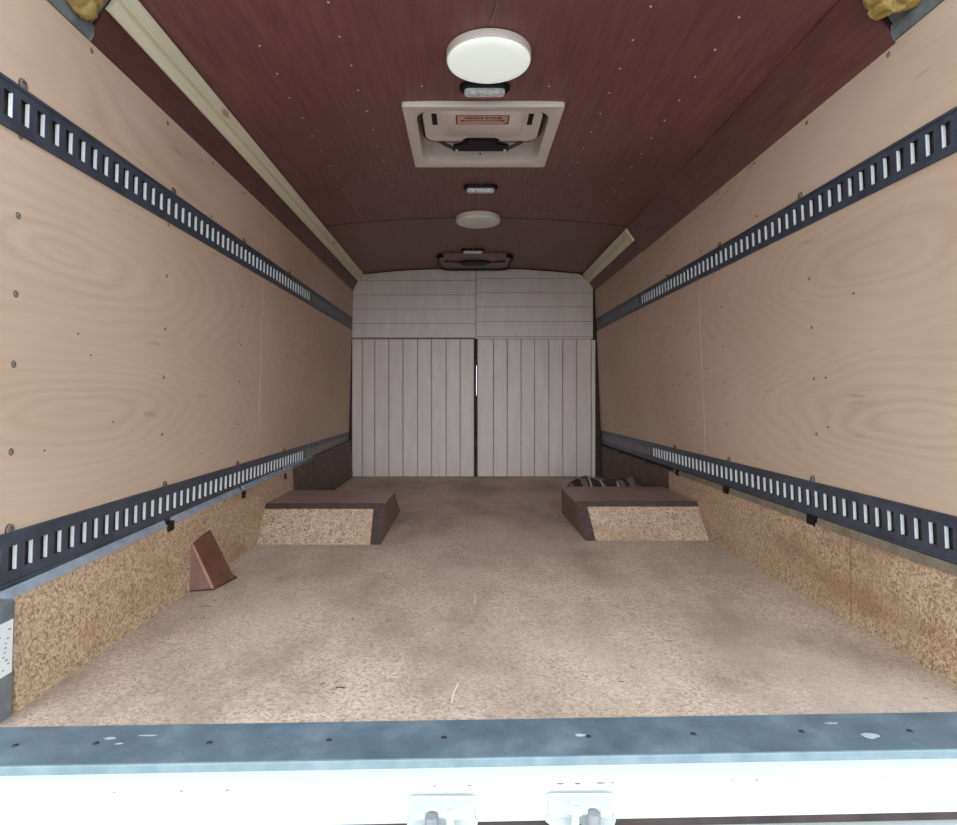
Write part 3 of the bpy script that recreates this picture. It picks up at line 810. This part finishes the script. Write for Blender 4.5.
# striped webbing heaped behind the right box
T = thing('webbing_heap', 'heap of dark striped webbing behind the right wheel arch box', 'strap', (.8, 3.52, -.6))
b = NB(); rnd = random.Random(11)
N = 40
for i, (x0, x1) in enumerate([(.59, 1.0)]):
    rings = []
    for k in range(N+1):
        u = k/N; x = x0 + (x1-x0)*u
        hgt = .132 + .016*math.sin(u*9) + .006*math.sin(u*31); hgt *= min(1, .80 + u*1.2, .75 + (1-u)*2)
        rings.append([(x + .025*math.cos(a)*u, 3.54 + .125*math.cos(a)*(1+.1*math.sin(u*13)), -.5995 + max(0, hgt*math.sin(a))) for a in [math.pi*j/14 for j in range(15)]])
    R = loft(b, rings); b.faces.new(R[0]); b.faces.new(R[-1][::-1])
heap = obj('folded_webbing', b, M['strap_grey'], T, smooth=True)
def band(u0, w, mat, lift=.004):
    b = NB(); rings = []
    for a in [math.pi*j/16 for j in range(17)]:
        row = []
        for q in (0, 1):
            u = u0 + w*q - .035*math.cos(a); x = .59 + (.41)*u
            uc = min(max(u, 0), 1); hgt = (.132 + .016*math.sin(uc*9) + .006*math.sin(uc*31))*min(1, .80+uc*1.2, .75+(1-uc)*2)
            row.append(((x), 3.54 + (.125+lift)*math.cos(a)*(1+.1*math.sin(uc*13)), -.5985 + max(0, (hgt+lift)*math.sin(a))))
        rings.append([row[0], row[1], (row[1][0], row[1][1], row[1][2]-.003+.003*0), (row[0][0], row[0][1], row[0][2]-.0025)])
    loft(b, rings); return obj('strap', b, mat, T)
band(.20, .22, M['strap']); band(.225, .026, M['strap_pale'], .007); band(.48, .16, M['strap']); band(.60, .026, M['strap_pale'], .007); band(.02, .10, M['strap'], .004); band(.40, .02, M['strap_pale'], .007); band(.72, .05, M['strap'])

# ------------------------------------------------------------------ brown wedge block by the left wall
T = thing('wedge_bracket', 'brown wooden wedge block standing on the floor against the left chipboard', 'bracket', (-.83, 2.0, -.6))
xb, xt = xw(-1, -.6)+nin(-1, -.6)+.0006, xw(-1, -.46)+nin(-1, -.46)+.0006
b = NB()
hexa(b, [(xb, 1.925, -.5985), (-.795, 1.945, -.5985), (-.775, 2.062, -.5985), (xb, 2.085, -.5985),
         (xt, 1.955, -.462), (xt+.004, 1.957, -.462), (xt+.004, 2.085, -.445), (xt, 2.085, -.445)])
obj('block', b, M['brown'], T, bevel=.0015)
b = NB(); hexa(b, [(-.796, 1.9425, -.5975), (-.789, 1.944, -.5975), (-.771, 2.064, -.5975), (-.778, 2.063, -.5975),
                   (xt+.0045, 1.954, -.461), (xt+.008, 1.955, -.461), (xt+.008, 2.085, -.444), (xt+.0045, 2.085, -.444)])
obj('sloping_board', b, M['brown'], T)
b = NB(); hexa(b, [(-.7975, 1.9405, -.5975), (-.789, 1.9425, -.5975), (-.7885, 1.9455, -.5975), (-.797, 1.9435, -.5975),
                   (xt+.003, 1.9525, -.462), (xt+.009, 1.9535, -.462), (xt+.0095, 1.9565, -.462), (xt+.0035, 1.9555, -.462)])
obj('edge', b, M['brown_edge'], T)
b = NB(); prism(b, [(xb, 1.918), (-.788, 1.934), (-.762, 2.068), (-.774, 2.088), (xb, 2.09)], -.5998, -.5982, 'z'); obj('base_flange', b, M['dark'], T)

# ------------------------------------------------------------------ sill, bumper and door latches
SK = .031
def skew(bm):
    for v in bm.verts: v.co.y += SK*v.co.x
T = thing('threshold_plate', 'blue-grey metal sill plate across the rear edge of the floor', 'sill', (0, 1.09, -.6))
SILL = T
b = NB(); box(b, -.905, 1.05, 1.028, 1.152, -.6, -.5975); skew(b); pl = obj('plate', b, M['sill'], T, bevel=.0008)
b = NB(); prism(b, [(1.0295, -.5974), (1.0295, -.5962), (1.0255, -.5962), (1.024, -.5978), (1.024, -.6098), (1.0279, -.6098)], -.905, 1.05, 'x'); skew(b)
obj('edge_trim', b, M['alu'], T)
def sx(px, y=1.09): return (px-466)*y/620
b = NB(); lathe(b, [(0, .0004), (.0022, .0004), (.0026, .0014), (.0048, .0009), (.0055, 0)], (0, 0, -.5974), seg=14)
base = obj('screw', b, M['screw_dark'], T, smooth=True)
for k, px in enumerate((25, 102, 213, 330, 444, 589, 696, 808, 919)):
    x = sx(px); loc = (x, SK*x + (0, .002, -.002)[k % 3], 0)
    base_loc = Vector(loc)
    if k == 0: base.location = base_loc - Vector((0, -0.0, 0)) + Vector((0, 0, 0))
    else: copy_to(base, T, base_loc)
for o in T.children:
    if o.name.startswith('screw'): o.location.y += 1.09 - 0.0 if False else 1.09
T2 = thing('bumper', 'white painted rear cross member below the sill plate', 'bumper', (0, 1.0, -.65))
b = NB()
prism(b, [(1.06, -.6102), (1.020, -.6102), (.992, -.6135), (.980, -.6200), (.975, -.6668), (.985, -.6690), (1.06, -.6655)], -1.02, 1.14, 'x'); skew(b)
obj('beam', b, M['enamel'], T2, smooth=True)
b = NB(); prism(b, [(1.06, -.6692), (.990, -.6692), (.990, -.690), (1.06, -.690)], -1.0, 1.12, 'x'); skew(b); obj('recess', b, M['dark'], T2)
b = NB(); prism(b, [(1.06, -.6901), (.955, -.6901), (.95, -.70), (.95, -.80), (1.06, -.80)], -1.02, 1.14, 'x'); skew(b); struct(obj('lower_beam', b, M['enamel']), 'white lower beam of the rear bumper')  # lower beam of the bumper, split off as its own structure

def latch(xc, mir, label):
    T = thing('door_latch_keeper', label, 'door latch', (xc, .975, -.65), 'white cast door keepers on the bumper')
    m = mir
    def P(pts): return [(xc + m*x, y) for x, y in pts]
    yb = .9722 + SK*xc
    def arc(cx, cy, r, a0, a1, n=8): return [(cx + r*math.cos(math.radians(a0+(a1-a0)*i/n)), cy + r*math.sin(math.radians(a0+(a1-a0)*i/n))) for i in range(n+1)]
    def outline(d):
        # seen from above: the front edge is lobed, with a half-round notch and a boss
        p = [(-.054, 0), (-.054, -.004)] + arc(-.034, -d+.004, .008, 170, 290, 5)
        p += arc(-.0150, -d+.002, .0115, 200, -20 , 8)[0:9]
        p += [(.001, -d-.002)] + arc(.0125, -d+.006, .013, 215, 325, 6)
        p += [(.034, -d+.013), (.047, -d+.022), (.054, -.004), (.054, 0)]
        return [(x, yb + y) for x, y in p]
    b = NB(); prism(b, P(outline(.036)), -.631, -.624, 'z'); obj('upper_plate', b, M['cast'], T)
    b = NB(); prism(b, P([(x*1.02, yb-.0005+(y-yb)*.95) for x, y in outline(.036)]), -.665, -.658, 'z'); obj('lower_plate', b, M['cast'], T)
    b = NB(); lathe(b, [(0, -.626), (.0045, -.626), (.005, -.625), (.0045, -.6225), (.0085, -.6215), (.0105, -.6235), (.0105, -.628), (.006, -.630), (.006, -.657), (0, -.657)][::-1], (xc+m*.0125, yb-.029, 0), seg=20)
    obj('pin', b, M['cast'], T, smooth=True)
    b = NB(); lathe(b, [(0, -.634), (.0095, -.634), (.0105, -.636), (.0105, -.675), (0, -.675)], (xc-m*.015, yb-.030, 0), seg=24); obj('roller', b, M['castgrey'], T, smooth=True)
    b = NB(); box(b, xc-.050, xc+.050, yb-.004, yb, -.668, -.622); obj('back_plate', b, M['cast'], T, bevel=.0015)
    b = NB(); tube(b, [(xc-m*.004, yb-.030, -.662), (xc+m*.006, yb-.034, -.652), (xc+m*.010, yb-.036, -.655)], .003, 8); obj('spring_clip', b, M['dark'], T, smooth=True)
latch(-.037, 1, 'left of the two white cast door keepers on the bumper')
latch(.180, -1, 'right of the two white cast door keepers on the bumper')

# sticker on the rear frame foot
b = NB(); wbox(b, -1, 1.06, 1.1665, -.515, -.415, .0408, .0418)
st = tag(obj('sticker', b, M['sticker'], at=(xw(-1, -.46)+.041, 1.13, -.46)), 'white printed sticker on the rear frame beside the left chipboard', 'sticker')
b = NB(); rnd = random.Random(2)
for k in range(10):
    y = rnd.uniform(1.13, 1.155); z = -.43 - .008*k; wbox(b, -1, y, y+rnd.uniform(.003, .007), z-.002, z, .0418, .0422)
obj('print', b, M['ink'], st)

# worn patches on the sill plate and chips in the bumper paint
def blob(px, py, w, d, z, parent, mat, name, seed, lx=0):
    rnd = random.Random(seed); b = NB(); n = 14; vs = []
    for k in range(n):
        a = 2*math.pi*k/n; r = rnd.uniform(.55, 1.0)
        vs.append(b.verts.new((px + w/2*r*math.cos(a), py + d/2*r*math.sin(a) + SK*px, z + lx*(math.sin(a)*d/2*r))))
    b.faces.new(vs); obj(name, b, mat, parent)
M['worn'] = mottled('worn_bright_metal', lin(160, 178, 186), lin(190, 206, 212), 60, .5)
for k, (px, py, w, d) in enumerate(((.715, 1.075, .038, .024), (.672, 1.118, .034, .007), (.205, 1.092, .030, .012), (-.625, 1.108, .030, .010), (-.56, 1.115, .045, .006), (-.60, 1.09, .018, .006))):
    blob(px, py, w, d, -.5973, SILL, M['worn'], 'worn_patch', k)
M['paintchip'] = mottled('bare_paint_chip', lin(110, 104, 100), lin(150, 145, 140), 60, .7)
for k, (px, w) in enumerate(((-.55, .004), (-.446, .008), (-.375, .007), (-.05, .006), (.005, .005), (.15, .016), (.178, .012), (.215, .018), (.235, .007), (.43, .004), (.47, .006), (.68, .003))):
    blob(px, .986, w, .0035, -.6163, T2, M['paintchip'], 'paint_chip', 20+k, .3)
# scuffs and stains on the floor
def scuff(x, y, pts, w, mat):
    b = NB()
    for (ax, ay), (bx, by) in zip(pts, pts[1:]):
        d = Vector((bx-ax, by-ay)); n = Vector((-d.y, d.x)).normalized()*w/2
        v = [b.verts.new((x+px, y+py, -.5998)) for px, py in ((ax-n.x, ay-n.y), (bx-n.x, by-n.y), (bx+n.x, by+n.y), (ax+n.x, ay+n.y))]
        b.faces.new(v)
    obj('scuff', b, mat, floor)
M['mark_pale'] = mottled('pale_scratch', lin(222, 206, 190), lin(235, 220, 205), 60, .7)
M['mark_dark'] = mottled('dark_stain', lin(70, 52, 44), lin(96, 74, 62), 60, .7)
scuff(.025, 1.80, [(0, 0), (0.004, .05), (.0, .09), (-.006, .10)], .003, M['mark_pale'])
scuff(-.028, 1.22, [(0, 0), (0.003, .04), (.012, .085)], .003, M['mark_pale'])
scuff(-.262, 1.283, [(-.008, 0), (.0, .004), (.012, -.001)], .006, M['mark_dark'])
scuff(-.30, 1.30, [(-.006, 0), (.004, .004)], .004, M['mark_dark'])
scuff(-.75, 1.78, [(-.02, 0), (0, .01), (.015, .004)], .005, M['mark_dark'])
scuff(.33, 1.31, [(-.006, 0), (.004, .002)], .004, M['mark_dark'])

for o in bpy.data.objects:
    if '_at' in o: del o['_at']
